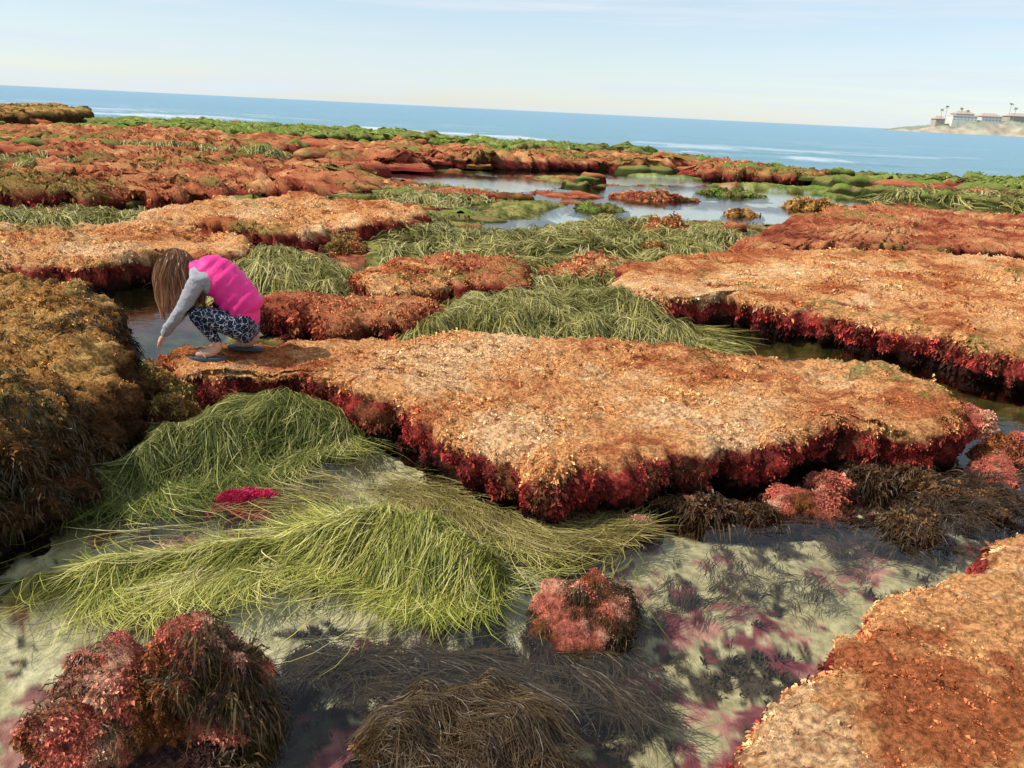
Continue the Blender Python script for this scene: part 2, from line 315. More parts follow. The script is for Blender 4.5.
far=[
 ([(-6.6,25.4),(-5.3,33.9),(-2.2,32.4),(1.5,32.8),(6.2,36.8),(7.6,31.9),(5.1,28.5),(2.5,28.2),(-.1,27),(-2.1,26),(-4.6,24)],.36,'red'),
 ([(-13.6,21.1),(-13.2,24.6),(-9.3,23.6),(-4.8,20.4),(-2.9,17.4),(-3.8,15.6),(-6.1,14.9),(-8.5,16.2),(-11,18.4)],.30,'red'),
 ([(-9,12.8),(-6,13.2),(-5.2,14.2),(-8,15.4),(-11.5,16)],.3,'red'),
 ([(-19.5,27.6),(-19.6,31.9),(-16,36),(-9.5,33),(-8.2,26.9),(-12.9,25.6),(-16,24.6)],.35,'red'),
 ([(-32,36.3),(-30.3,52),(-27.5,50.7),(-23.3,44),(-21.5,34.2),(-24,32)],.75,'brown'),
 ([(5.6,28),(7.2,31.8),(10.7,31.1),(10,28),(8.2,26.6),(6.6,26.6)],.3,'red'),
 ([(11,26.5),(13,29),(20,30),(24,28),(20,26),(14,25.6)],.3,'green'),
 ([(-20,38),(-17,46),(-8,45),(-3,40),(-8,36),(-14,35.5)],.48,'green'),
 ([(-4,37),(-2,41),(4,39.5),(6,38),(1,35.5)],.42,'green'),
 ([(-24,28),(-23,33),(-20.5,33),(-20.5,28)],.4,'green'),
]
for k,(p,zt,pl) in enumerate(far):
    s=slab('reef_rock',p,zt,-.2,pl,.11,.12,seed=30+k,edgeamp=.5,rough=3.2,sideh=.12,olive=.42,osc=.9)
    turf(s,5000,.04,3000,.075,3,4)
def blob(cx,cy,rx,ry,n=11,j=.15,sd=0):
    g=np.random.default_rng(sd+5); a=np.linspace(0,2*math.pi,n,endpoint=False)
    k=1+j*g.normal(size=n); return [(cx+rx*math.cos(t)*q,cy+ry*math.sin(t)*q) for t,q in zip(a,k)]
def rock(name,cx,cy,rx,ry,hh,pal,sd,nt=9000,ts=.02,nsd=6000,ss=.04,dome=.6,lt=4,ls=7):
    s=slab(name,blob(cx,cy,rx*.8,ry*.8,sd=sd),hh,-.17,pal,.010 if cy<5 else .03,min(.1,hh*.4),dome=hh*dome,under=-.25*rx,bulge=.05*rx*2,seed=50+sd,edgeamp=.2*rx,rough=min(1,hh*4),sideh=.12,lump=min(rx,ry)*.33)
    turf(s,nt,ts,nsd,ss,lt,ls); return s
sE=rock('coralline_boulder',-1.02,2.0,.33,.33,.29,'pink',1,14000,.0065,9000,.015)
drape(sE,1700,.06,lambda c,n:(c[:,0]+.5*fbm(c,7,2,4)>-.93)*(c[:,2]>-.05)*1.)
sG=rock('coralline_boulder',.30,2.66,.19,.16,.15,'pink',2,5000,.008,5000,.016)
drape(sG,1500,.055,lambda c,n:((c[:,0]-.3)-(c[:,1]-2.66)+.2*fbm(c,9,2,4)>-.02)*(c[:,2]>-.05)*1.)
sF=rock('weedy_boulder',-.08,1.88,.38,.27,.12,'weed',3,3000,.015,3000,.02,dome=.5)
rock('coralline_boulder',1.54,3.72,.28,.13,.06,'pink',4,4000,.01,2000,.018)
rock('coralline_boulder',1.75,3.95,.18,.08,.06,'pink',14,2500,.01,1500,.018)
rock('coralline_boulder',.62,3.42,.16,.06,.03,'pink',15,2000,.01,1200,.018)
rock('coralline_boulder',2.75,4.2,.2,.1,.08,'pink',16,2500,.011,1500,.018)
rock('reef_rock',-2.16,4.55,.24,.24,.2,'red',33,4000,.012,3000,.025)
for x_,y_,a_,b_,z_,sd_ in [(2.15,4.1,.28,.13,.05,5),(2.5,3.85,.33,.18,.06,6),(1.98,3.5,.22,.13,.04,7),(1.05,3.62,.34,.09,.03,9),(1.3,2.28,.12,.08,.28,10),(.3,3.42,.2,.06,.02,12)]:
    s_=rock('weedy_boulder',x_,y_,a_,b_,z_,'weed',sd_,2500,.018,2000,.027); drape(s_,700,.06,lambda c,n:(c[:,2]>-.06)*1.,col=((.03,.018,.01),(.14,.075,.035)))
rock('coralline_boulder',3.1,4.5,.24,.18,.12,'pink',8,4000,.011,2500,.02)
rock('coralline_boulder',3.1,5.05,.2,.14,.09,'pink',11,2500,.012,1500,.02)
for k,(x,y,rx,ry,hh_,pl) in enumerate([(1.6,8.0,.3,.2,.12,'green'),(2.3,13.2,.7,.5,.18,'red'),(1.0,12.0,.5,.35,.16,'red'),(-4.9,8.2,.5,.3,.2,'green'),(6.8,18.9,.9,.3,.18,'brown'),(-.2,8.7,.25,.2,.12,'brown'),(-2.3,10.2,.4,.25,.25,'red'),(1.9,11.2,.3,.2,.15,'brown'),(3.2,19.3,1.2,.35,.16,'red'),(4.6,16.9,.5,.2,.1,'brown'),(1.6,16.6,.6,.25,.1,'green'),(5.5,21.6,.9,.3,.12,'green')]):
    rock('reef_rock',x,y,rx,ry,hh_,pl,20+k,1300,.03,1000,.05)
# distant reef lumps, one mass
VV=[];FF=[];CCc=[];off=0
g=np.random.default_rng(3)
for k in range(900):
    y=13+37*g.random()**.9; x=(g.random()*2-1)*(.72*y+3)
    if y>yedge(x)-1.0: continue
    rx=(.2+.8*g.random()**2)*(.6+y/30); ry=rx*(.3+.4*g.random()); hz_=.05+.14*g.random()*min(1.8,y/18)
    if any(sdf(np.array([[x,y]]),p,6)[0]>-rx*1.1 for p in POOLS[:11]): continue
    if any(sdf(np.array([[x,y-.8]]),p,6)[0]>-rx*.5 for p in POOLS[:9]): continue
    ed=(yedge(x)-y); kk=g.random()
    pl='green' if (ed<14 and kk<.8) or kk<.4 else ('brown' if kk<.56 else 'red')
    n=30
    a=np.linspace(0,2*math.pi,n,endpoint=False); rr=np.array([1.05,.95,.85,.65,.4,.15]); zz=np.array([-.8,.35,.8,1,1.05,1.0])
    ang=1+.45*fbm(np.column_stack([np.cos(a)*1.5+k*3.7,np.sin(a)*1.5]),1,3,k)
    v=[];c=[]; q=PAL[pl]; base=max(H(np.array([[x,y]]))[0],0.05+.15*g.random() if y>20 else -1)
    for r_,z_ in zip(rr,zz):
        px=x+rx*r_*np.cos(a)*ang; py=y+ry*r_*np.sin(a)*ang
        nz=fbm(np.column_stack([px,py]),3,3,8)
        v.append(np.column_stack([px,py,base+hz_*z_*(1+.4*nz)+.02*nz])); 
        c.append(lerp(q['b'],q['a'],sm(nz,-.3,.5)) if z_>.7 else lerp(q['s1'],q['s2'],sm(nz,-.4,.4))*.7)
    v=np.vstack(v); c=np.vstack(c)
    i=(np.arange(5)[:,None]*n+np.arange(n)).ravel(); j=(np.arange(5)[:,None]*n+(np.arange(n)+1)%n).ravel()
    VV.append(v);CCc.append(c);FF.append(np.stack([i,j,j+n,i+n],1)+off);off+=len(v)
VV=np.vstack(VV);FF=np.vstack(FF);CCc=np.vstack(CCc)
dr=mk('distant_reef_rocks',VV,FF,CCc,M_rock)
tufts('algae_turf',VV,FF,CCc*1.1,24000,.045,4,0,dr,spread=1.3,up=.2,wid=.25)
F0=gridF(nr,na)[:,::-1]
fy=P2[F0[:,0],1]; fx=P2[F0[:,0],0]; fh=h[F0[:,0]]
s_=(fy>5.6)&(fy<44)&(np.abs(fx)<.8*fy+3)&(fh>-.03)
tufts('low_algae_turf',np.column_stack([P2,h]),F0[s_],tc_*1.3,35000,.035,4,0,ground,spread=1.,up=.4,sel=lambda c,n:1/(1+.02*c[:,1]**2),wid=.2)
s_=(fy<4.8)&(fy>1)&(np.abs(fx)<.9*fy+1.5)&(tc_[F0[:,0]].sum(1)<.3)&(fx>-.9)
tufts('submerged_algae',np.column_stack([P2,h]),F0[s_],tc_*1.3,12000,.032,8,0,ground,spread=.9,up=.3,wid=.12,m=M_turf)
# ------------------------------------------------------------ surfgrass
def locks(name,poly,nl,per,L,ang,hf,width,cols,lift,spread=.03,jit=.45,curl=.8,parent=None,m=None,zmin=.003,seg=7,under=False,flatz=.03):
    poly=np.array(poly,float); lo,hi=poly.min(0),poly.max(0); pts=np.empty((0,2))
    while len(pts)<nl:
        q=lo+(hi-lo)*rng.random((nl*2,2)); q=q[sdf(q,poly)>0]; pts=np.vstack([pts,q])
    pts=pts[:nl]
    base=ang(pts) if callable(ang) else np.full(nl,ang)
    th=base+jit*fbm(pts,1.8,2,61)*1.2+rng.normal(size=nl)*.25
    ll=L*(.45+.8*rng.random(nl)); ku=curl*rng.normal(size=nl); ci=rng.random(nl)*.75+.25*(fbm(pts,2.5,2,44)*.5+.5)
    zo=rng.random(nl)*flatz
    ci=ci*.7+.3*zo/max(flatz,1e-6)  # low-lying locks get darker colours: shade in the gaps painted in
    R=lambda a:np.repeat(a,per,0)
    N=nl*per; p=R(pts)+rng.normal(size=(N,2))*spread; t0=R(th)+rng.normal(size=N)*.17; l=R(ll)*(.5+.7*rng.random(N)); kk=R(ku)+rng.normal(size=N)*.5
    s=np.linspace(0,1,seg); pos=np.empty((N,seg,2)); pos[:,0]=p; tang=np.empty((N,seg,2))
    ph=rng.random(N)*6.28; wa=.2*rng.normal(size=N)
    for i in range(seg):
        a=t0+kk*s[i]+wa*np.sin(ph+7*s[i]); d=np.column_stack([np.cos(a),np.sin(a)]); tang[:,i]=d
        if i<seg-1: pos[:,i+1]=pos[:,i]+d*(l/(seg-1))[:,None]
    hz=hf(pos.reshape(-1,2)).reshape(N,seg)
    lf=lift*(.2+1.1*rng.random(N)**1.5)[:,None]*np.sin(np.pi*np.clip(s*.95+.08,0,1))[None,:]**.8
    z=hz+lf+R(zo)[:,None]+.004*rng.random(N)[:,None]
    if not under: z=np.maximum(z,zmin+.012*rng.random(N)[:,None]+R(zo)[:,None]*.5)
    else: z=np.minimum(z,-.012)
    w=width*(.6+.7*rng.random(N))[:,None]*np.array([.7]+[1]*(seg-3)+[.75,.12])[None,:]
    tilt=rng.normal(size=N)*.5
    sx=-tang[:,:,1]*np.cos(tilt)[:,None]; sy=tang[:,:,0]*np.cos(tilt)[:,None]; sz=np.sin(tilt)[:,None]*np.ones((1,seg))
    ctr=np.dstack([pos,z]); sd=np.dstack([sx,sy,sz])*w[:,:,None]*.5
    V=np.empty((N,seg,2,3)); V[:,:,0]=ctr-sd; V[:,:,1]=ctr+sd
    cols=np.array(cols,float); nc=len(cols)
    u=np.clip(R(ci)+rng.normal(size=N)*.18,0,.999)*(nc-1); i0=u.astype(int); f=(u-i0)[:,None]
    c=cols[i0]*(1-f)+cols[np.minimum(i0+1,nc-1)]*f
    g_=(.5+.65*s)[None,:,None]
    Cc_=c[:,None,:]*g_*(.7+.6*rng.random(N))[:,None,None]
    Cc_=np.repeat(Cc_[:,:,None,:],2,2)
    b=(np.arange(N)*seg*2)[:,None]+(np.arange(seg-1)*2)[None,:]; b=b.ravel()
    F=np.stack([b,b+1,b+3,b+2],1)
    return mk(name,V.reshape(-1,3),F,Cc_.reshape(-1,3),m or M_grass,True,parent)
Gd=[(.03,.045,.010),(.09,.12,.022),(.20,.23,.045),(.42,.40,.10),(.72,.63,.28)]
Gy=[(.05,.06,.014),(.18,.21,.034),(.42,.43,.075),(.68,.61,.16),(.88,.78,.38)]
Gm=[(.06,.06,.018),(.20,.185,.04),(.43,.39,.10),(.62,.54,.19),(.74,.65,.32)]
Go=[(.09,.07,.03),(.24,.19,.055),(.44,.36,.11),(.62,.52,.22)]
Gb=[(.02,.012,.006),(.05,.028,.011),(.09,.052,.018),(.17,.11,.045)]
locks('surfgrass',[(-1.95,4.72),(-1.0,4.72),(-.82,4.4),(-1.0,4.12),(-1.4,3.85),(-1.8,3.55),(-2.1,3.3),(-2.1,3.9)],420,32,.5,math.radians(-120),H,.0030,Gd,.055,.026,jit=.9,curl=1.1)
locks('surfgrass',[(-1.5,2.66),(-1.55,2.86),(-1.0,3.12),(-.65,3.25),(-.5,2.98),(-.7,2.93),(-1.1,2.76)],170,28,.38,math.radians(-158),H,.0028,Gy,.03,.025,jit=.9,curl=1.1)
def fan(p): 
    return np.where(p[:,0]<-.5,math.radians(-145),math.radians(-85))+np.clip((p[:,0]+.3)*1.2,-.7,.5)
locks('surfgrass',[(-.78,3.2),(-.3,3.2),(0,3.03),(.04,2.86),(-.1,2.76),(-.5,2.86),(-.7,2.98)],340,34,.33,fan,H,.0028,Gy,.065,.02,jit=1.3,curl=1.1)
G3=[(-.75,3.65),(-.65,3.85),(-.3,3.65),(.0,3.4),(.35,3.5),(.6,3.38),(.45,3.15),(.1,3.12),(-.15,3.25),(-.5,3.4)]
locks('surfgrass',G3,180,20,.28,math.radians(-25),H,.0028,Go,.012,.035,jit=1.2)
locks('surfgrass',[(-1.2,3.5),(-.8,3.75),(-.6,3.5),(-.9,3.3)],24,14,.3,math.radians(-160),H,.0028,Go,.01,.04,jit=1.1)
locks('surfgrass',[(-1.9,2.5),(-1.9,2.9),(-1.3,3.3),(-.9,3.5),(-.2,3.3),(.6,3.2),(.5,2.9),(0,2.7),(-.5,2.65),(-1.2,2.6)],150,5,.45,math.radians(-150),H,.0022,Gy[1:],.01,.08,jit=1.6,curl=1.2)
locks('surfgrass',GR[3][0],360,24,.45,math.radians(-80),H,.0055,Gm,.08,.04,jit=1.2,curl=1.1)
locks('surfgrass',GR[4][0],260,22,.45,math.radians(-80),H,.007,Gm,.08,.05,jit=1.2,curl=1.1)
locks('surfgrass',GR[5][0],420,20,.5,math.radians(-70),H,.010,Gm,.08,.07,jit=1.3)
locks('surfgrass',GR[6][0],240,18,.5,math.radians(-70),H,.010,Gm,.08,.07,jit=1.1)
locks('surfgrass',GR[7][0],240,18,.5,math.radians(-70),H,.013,Gm,.06,.09,jit=1.1)
locks('surfgrass',GR[8][0],110,20,.4,math.radians(-70),H,.008,Gm,.07,.05,jit=1)
locks('surfgrass',GR[9][0],400,18,.7,math.radians(-60),H,.02,Gm,.1,.15,jit=1.1)
locks('surfgrass',GR[10][0],180,20,.45,math.radians(-70),H,.010,Gm,.07,.07,jit=1.1)
locks('surfgrass',GR[11][0],130,20,.4,math.radians(-70),H,.008,Gm,.07,.05,jit=1)
locks('surfgrass',GR[12][0],300,16,.7,math.radians(-60),H,.016,Gm,.1,.15,jit=1)
locks('surfgrass',GR[13][0],300,16,.8,math.radians(-60),H,.022,Gm,.12,.15,jit=1)
def domeF(p):
    d=((p[:,0]+.08)/.42)**2+((p[:,1]-1.88)/.31)**2
    return np.where(d<1,.135*(1-d**1.3)-.02+.05*fbm(p,7,2,3),-.08)
locks('brown_weed',blob(-.14,1.92,.3,.22),260,40,.22,math.radians(-30),domeF,.0020,Gb,.025,.025,m=M_weed,zmin=-.04,jit=1.2)
locks('brown_weed',[(-.8,2.15),(-.75,2.5),(0,2.42),(.5,2.5),(.55,2.2),(.1,2.15),(-.3,2.12)],130,28,.2,math.radians(-30),lambda p:np.full(len(p),-.05),.0026,Gb[:3],.03,.02,m=M_weed,under=True,jit=2.)
locks('brown_weed',[(.5,2.7),(1.0,3.3),(1.6,3.5),(2.2,3.5),(1.6,3.0),(1.1,2.75)],70,22,.15,math.radians(-30),lambda p:np.full(len(p),-.06),.0024,Gb[:3],.03,.02,m=M_weed,under=True,jit=2.)
locks('brown_weed',[(1.8,3.35),(2.0,3.75),(2.5,4.1),(2.9,3.95),(2.6,3.6),(2.2,3.4)],80,24,.14,math.radians(-120),lambda p:.02+.04*fbm(p,5,2,2),.0026,Gb[:3],.04,.03,m=M_weed,jit=2.)
gx,gy=np.meshgrid(np.linspace(-1.45,-1.13,24),np.linspace(3.37,3.57,16)); pp=np.column_stack([gx.ravel(),gy.ravel()])
zz=np.maximum(H(pp),0)+.04-.05*np.clip(((pp[:,0]+1.29)/.14)**2+((pp[:,1]-3.47)/.09)**2+.5*fbm(pp,14,2,1),0,2)
pkv=np.column_stack([pp,zz]); pkc=np.tile((.62,.05,.13),(len(pp),1))
po=mk('pink_algae',pkv,gridF(16,24)[:,:],pkc*.6,M_rock); tufts('fronds',pkv,gridF(16,24),pkc,1500,.02,8,0,po,spread=1,wid=.15,sel=lambda c,n:(c[:,2]>.005)+1e-6)
# ------------------------------------------------------------ water
xs=np.linspace(-90,70,60); top=np.column_stack([xs,yedge(xs)+2.2]); bot=np.column_stack([xs,np.full(60,-3.)])
mk('tide_pool_water',np.column_stack([np.vstack([bot,top]),np.zeros(120)]),gridF(2,60),None,M_water)
nR,nA=400,380
ang=np.linspace(-1.35,1.35,nA); u=np.linspace(0,1,nR)
dirx=np.sin(ang); diry=np.cos(ang)
rs=np.linspace(5,120,1500); 
r0=np.array([rs[np.argmax(rs*dy>yedge(rs*dx)+.9)] if np.any(rs*dy>yedge(rs*dx)+.9) else 110 for dx,dy in zip(dirx,diry)])
RR=r0[None,:]*np.exp(np.outer(u**1.15,np.log(9000/r0))); X=RR*dirx; Y=RR*diry
P=np.column_stack([X.ravel(),Y.ravel()]); de=np.maximum((P[:,1]-yedge(P[:,0])),0)
wv=fbm(P*np.array([.05,.22]),1,3,90); wv2=fbm(P*np.array([.25,.6]),1,3,91)
fade=np.exp(-de/140)
ridge=sm(fbm(P*np.array([.07,.22])+3,1,2,93),.15,.6)
foam=sm(wv2+ridge*1.1+.6*np.exp(-de/3)-.35*sm(P[:,0],-4,6),.65,1.2)*np.exp(-de/26)*.85
Z=-.06+(.10*wv+.05*wv2)*fade+.3*ridge*np.exp(-de/25)+.08*foam
oc=lerp((.14,.31,.38),(.13,.30,.40),sm(de,2,80)); oc=oc*(1-foam[:,None])+.9*foam[:,None]
M_sea=mat('sea_water',.28,.5,None,0)
nt=M_sea.node_tree; N=nt.nodes; Lk=nt.links
tc=N.new('ShaderNodeTexCoord'); mp=N.new('ShaderNodeMapping'); mp.inputs['Scale'].default_value=(.5,1.2,1)
n1=N.new('ShaderNodeTexNoise'); n1.inputs['Scale'].default_value=1.0; n1.inputs['Detail'].default_value=8; n1.inputs['Roughness'].default_value=.65
bp=N.new('ShaderNodeBump'); bp.inputs['Strength'].default_value=1; bp.inputs['Distance'].default_value=.5
Lk.new(tc.outputs['Object'],mp.inputs[0]); Lk.new(mp.outputs[0],n1.inputs['Vector']); Lk.new(n1.outputs['Fac'],bp.inputs['Height']); Lk.new(bp.outputs[0],N['Principled BSDF'].inputs['Normal'])
mk('ocean',np.column_stack([P,Z]),gridF(nR,nA)[:,::-1],oc,M_sea)
# ------------------------------------------------------------ headland, houses, palms
nx,ny=160,40
hx,hy=np.meshgrid(np.linspace(330,900,nx),np.linspace(770,1000,ny)); q=np.column_stack([hx.ravel(),hy.ravel()])
front=800-.05*(q[:,0]-340)+8*fbm(q,.03,3,4); rat=q[:,0]/q[:,1]
hh=(2.5+9*sm(rat,.44,.56)+6*sm(rat,.55,.7)+2*fbm(q,.02,3,6))*sm(q[:,1]-front,-6,10)*sm(rat,.418,.455)
hh+=2.5*fbm(q,.08,3,8)*sm(hh,0,6)-1.5*(1-sm(q[:,1]-front,-8,-2)*sm(rat,.41,.43))
hc=lerp((.42,.33,.21),(.20,.22,.12),sm(q[:,1]-front+10*fbm(q,.06,2,1),4,16)); hc=hc*.8+np.array((.4,.46,.5))*.2  # last mix toward pale blue-grey paints distance haze into the colour
mk('headland',np.column_stack([q,hh]),gridF(ny,nx),hc,mat('headland',var=.25,vscale=.12,matte=True))
M_wall=mat('white_wall',.8,.2,None,.05,1,color=(.68,.66,.62)); M_win=mat('window',.3,.5,None,0,color=(.30,.35,.39)); M_roof=mat('roof',.8,.2,None,.1,2,color=(.45,.35,.30)); M_tan=mat('tan_wall',.8,.2,None,.05,1,color=(.42,.36,.30))
def box(name,x0,x1,y0,y1,z0,z1,m,parent):
    V=[(x,y,z) for z in (z0,z1) for x,y in ((x0,y0),(x1,y0),(x1,y1),(x0,y1))]
    return mk(name,V,[(3,2,1,0),(4,5,6,7),(0,1,5,4),(1,2,6,5),(2,3,7,6),(3,0,4,7)],None,m,False,parent)
def house(x,y,z,w,d,hgt,st,wall,gable):
    e=bpy.data.objects.new('coastal_building',None); scn.collection.objects.link(e)
    box('walls',x,x+w,y,y+d,z-8,z+hgt,wall,e)
    fh_=hgt/st; nW=int(w/3.2)
    V=[];F=[]
    for i in range(st):
        for j in range(nW):
            a=x+w*(j+.3)/nW; b=x+w*(j+.7)/nW; z0=z+fh_*(i+.35); z1=z+fh_*(i+.75); k=len(V)
            V+=[(a,y-.05,z0),(b,y-.05,z0),(b,y-.05,z1),(a,y-.05,z1)]; F.append((k,k+1,k+2,k+3))
    mk('windows',V,F,None,M_win,False,e)
    if gable:
        V=[(x-1,y-1,z+hgt),(x+w+1,y-1,z+hgt),(x+w+1,y+d+1,z+hgt),(x-1,y+d+1,z+hgt),(x+w*.2,y+d/2,z+hgt+3),(x+w*.8,y+d/2,z+hgt+3)]
        mk('roof',V,[(0,1,5,4),(2,3,4,5),(1,2,5,5),(3,0,4,4)],None,M_roof,False,e)
    else: box('parapet',x-.4,x+w+.4,y-.4,y+d+.4,z+hgt,z+hgt+.8,wall,e)
house(420,832,12,24,14,4.5,2,M_wall,False); house(433,852,12,18,12,7,3,M_wall,True); house(448,832,12.5,20,14,5,2,M_wall,True); house(406,836,9.5,9,10,3.5,1,M_tan,True)
house(480,840,14,22,14,5,2,M_tan,True); house(515,845,16,30,14,7,2,M_wall,False); house(560,850,17,40,14,8,3,M_wall,True)
M_trunk=mat('palm_trunk',.9,.1,None,.1,1,color=(.30,.29,.27)); M_frond=mat('palm_frond',.7,.2,None,.1,1,color=(.16,.2,.15))
def palm(x,y,z,hgt,sd):
    g=np.random.default_rng(sd); e=bpy.data.objects.new('palm_tree',None); scn.collection.objects.link(e)
    a=np.linspace(0,2*math.pi,8,endpoint=False); V=[]; 
    for k in range(7):
        t=k/6; rr=.26*(1-.45*t); V+=[(x+math.sin(t*1.5)*1.0*(sd%3-1)+rr*math.cos(q_),y+rr*math.sin(q_),z-4+(hgt+4)*t) for q_ in a]
    F=[(k*8+i,k*8+(i+1)%8,(k+1)*8+(i+1)%8,(k+1)*8+i) for k in range(6) for i in range(8)]
    mk('trunk',V,F,None,M_trunk,True,e); cx=x+math.sin(1.5)*(sd%3-1)
    V=[];F=[]
    for k in range(20):
        az=g.random()*6.28; el=g.random()*1.6-.5; L_=1.6+.7*g.random(); d=np.array([math.cos(az),math.sin(az)])
        for s in range(6):
            t=s/5; o=np.array([cx,y])+d*L_*t*math.cos(el*.7); zc=z+hgt+math.sin(el)*L_*t-1.3*t*t; w=.32*math.sin(math.pi*min(1,.15+t*.8))
            V+=[(o[0]-d[1]*w,o[1]+d[0]*w,zc-.2),(o[0],o[1],zc),(o[0]+d[1]*w,o[1]-d[0]*w,zc-.2)]
        b=len(V)-18
        for s in range(5): F+=[(b+s*3,b+s*3+1,b+s*3+4,b+s*3+3),(b+s*3+1,b+s*3+2,b+s*3+5,b+s*3+4)]
    mk('fronds',V,F,None,M_frond,True,e)
for k,(x,hg) in enumerate([(404,12),(409,15),(424,13),(429,11),(470,17),(476,13),(505,15),(550,17)]): palm(x,822+3*(k%3),9+(x-392)*.05,hg,k)
# ------------------------------------------------------------ girl
Vs=sA[1]; mm=(np.hypot(Vs[:,0]+1.85,Vs[:,1]-4.9)<.15); gz=float(np.percentile(Vs[mm,2],90)) if mm.any() else .28
GO=Vector((-1.88,4.85,gz+.012))
girl=bpy.data.objects.new('crouching_girl',None); scn.collection.objects.link(girl); girl.location=GO
def skinmesh(pts,edges,rad,root=0,sub=2):
    me=bpy.data.meshes.new('tmp'); me.from_pydata(pts,edges,[]); ob=bpy.data.objects.new('tmp',me); scn.collection.objects.link(ob)
    md=ob.modifiers.new('s','SKIN'); md.use_smooth_shade=True
    for i,v in enumerate(me.skin_vertices[0].data):
        rr=rad[i]; v.radius=(rr,rr) if not isinstance(rr,tuple) else rr; v.use_root=(i==root)
    sb=ob.modifiers.new('u','SUBSURF'); sb.levels=sub; sb.render_levels=sub
    dg=bpy.context.evaluated_depsgraph_get(); dg.update()
    m2=bpy.data.meshes.new_from_object(ob.evaluated_get(dg)); bpy.data.objects.remove(ob); return m2
J=dict(pelvis=(.23,0,.21),waist=(.17,0,.34),chest=(.05,0,.47),upch=(-.05,0,.53),neck=(-.125,0,.55),headb=(-.175,0,.56),
 shN=(-.055,-.125,.48),elN=(-.15,-.155,.31),wrN=(-.305,-.10,.125),shF=(-.055,.125,.49),elF=(-.16,.17,.33),wrF=(-.30,.08,.17),
 hipN=(.20,-.075,.18),knN=(-.10,-.12,.29),anN=(.045,-.10,.075),hipF=(.20,.075,.18),knF=(-.05,.13,.31),anF=(.20,.15,.075),
 ftN=(-.02,-.10,.03),toN=(-.11,-.105,.018),ftF=(.14,.155,.03),toF=(.04,.165,.018),midtN=(.05,-.10,.25),midtF=(.06,.11,.26),cfN=(-.02,-.115,.20),cfF=(.07,.145,.21))
Rr=dict(pelvis=.125,waist=.105,chest=.115,upch=.10,neck=.05,headb=.045,shN=.056,elN=.041,wrN=.029,shF=.056,elF=.041,wrF=.029,hipN=.095,knN=.058,anN=.029,hipF=.095,knF=.058,anF=.029,
 ftN=.034,toN=.024,ftF=.034,toF=.024,midtN=.076,midtF=.076,cfN=.05,cfF=.05)
ks=list(J); E_=[('pelvis','waist'),('waist','chest'),('chest','upch'),('upch','neck'),('neck','headb'),('upch','shN'),('shN','elN'),('elN','wrN'),('upch','shF'),('shF','elF'),('elF','wrF'),
 ('pelvis','hipN'),('hipN','midtN'),('midtN','knN'),('knN','cfN'),('cfN','anN'),('anN','ftN'),('ftN','toN'),('pelvis','hipF'),('hipF','midtF'),('midtF','knF'),('knF','cfF'),('cfF','anF'),('anF','ftF'),('ftF','toF')]
body=skinmesh([J[k] for k in ks],[(ks.index(a),ks.index(b)) for a,b in E_],[Rr[k] for k in ks],0,3)
body.materials.clear()
bv=np.empty(len(body.vertices)*3); body.vertices.foreach_get('co',bv); bv=bv.reshape(-1,3)
M_skin=mat('skin',.5,.3,None,.05,20,color=(.60,.35,.25)); M_sleeve=mat('grey_knit',.9,.1,(60,.8,.01),.15,80,color=(.34,.34,.36))
M_vest=mat('pink_vest',.5,.3,(26,.6,.012),.06,15,color=(.86,.035,.26))
M_leg=mat('patterned_leggings',.8,.2,(30,.5,.01),0,color=(.02,.025,.05))
nt=M_leg.node_tree; N=nt.nodes; Lk=nt.links; tc=N.new('ShaderNodeTexCoord'); vo=N.new('ShaderNodeTexVoronoi'); vo.inputs['Scale'].default_value=27; vo.feature='DISTANCE_TO_EDGE'
nz=N.new('ShaderNodeTexNoise'); nz.inputs['Scale'].default_value=14; mxv=N.new('ShaderNodeMixRGB'); mxv.inputs[0].default_value=.06
cr=N.new('ShaderNodeValToRGB'); cr.color_ramp.interpolation='CONSTANT'; cr.color_ramp.elements[0].color=(.5,.52,.58,1); cr.color_ramp.elements[1].position=.025; cr.color_ramp.elements[1].color=(.010,.014,.030,1)
Lk.new(tc.outputs['Object'],mxv.inputs[1]); Lk.new(nz.outputs['Color'],mxv.inputs[2]); Lk.new(mxv.outputs[0],vo.inputs['Vector']); Lk.new(vo.outputs['Distance'],cr.inputs[0]); Lk.new(cr.outputs[0],N['Principled BSDF'].inputs['Base Color'])
for m_ in (M_skin,M_sleeve,M_vest,M_leg): body.materials.append(m_)
seg=[]
def cls(a,b):
    if a in('pelvis','waist','chest') and b in('waist','chest','upch'): return 2
    if b=='neck': return 2
    if b=='headb': return 0
    if a in('upch','chest') and b[:2]=='sh': return 1
    if b[:2] in('el','wr'): return 1
    if b[:2] in('ft','to'): return 0
    return 3
for a,b in E_: seg.append((np.array(J[a]),np.array(J[b]),cls(a,b),.5*(Rr[a]+Rr[b])))
for p in body.polygons:
    c=np.array(p.center); best=9e9
    for a,b,m_,rr in seg:
        e=b-a; t=min(1,max(0,((c-a)@e)/(e@e))); dv=c-a-t*e; d=math.sqrt(dv@dv)-rr
        if d<best: best=d; mi=m_
    if mi==3 and c[2]<.11: mi=0
    if mi==2 and c[0]>.15 and c[2]<.2: mi=3
    p.material_index=mi; p.use_smooth=True
fo=.0045*fbm(bv*np.array([1,1,1.6]),22,3,5)*(bv[:,2]>.1); nrm_=np.empty(len(bv)*3); body.vertices.foreach_get('normal',nrm_); bv=bv+nrm_.reshape(-1,3)*fo[:,None]; body.vertices.foreach_set('co',bv.ravel())
bo=bpy.data.objects.new('body',body); scn.collection.objects.link(bo); bo.parent=girl
tp=[(.215,0,.25),(.17,0,.35),(.06,0,.475),(-.04,0,.53),(-.105,0,.565)]
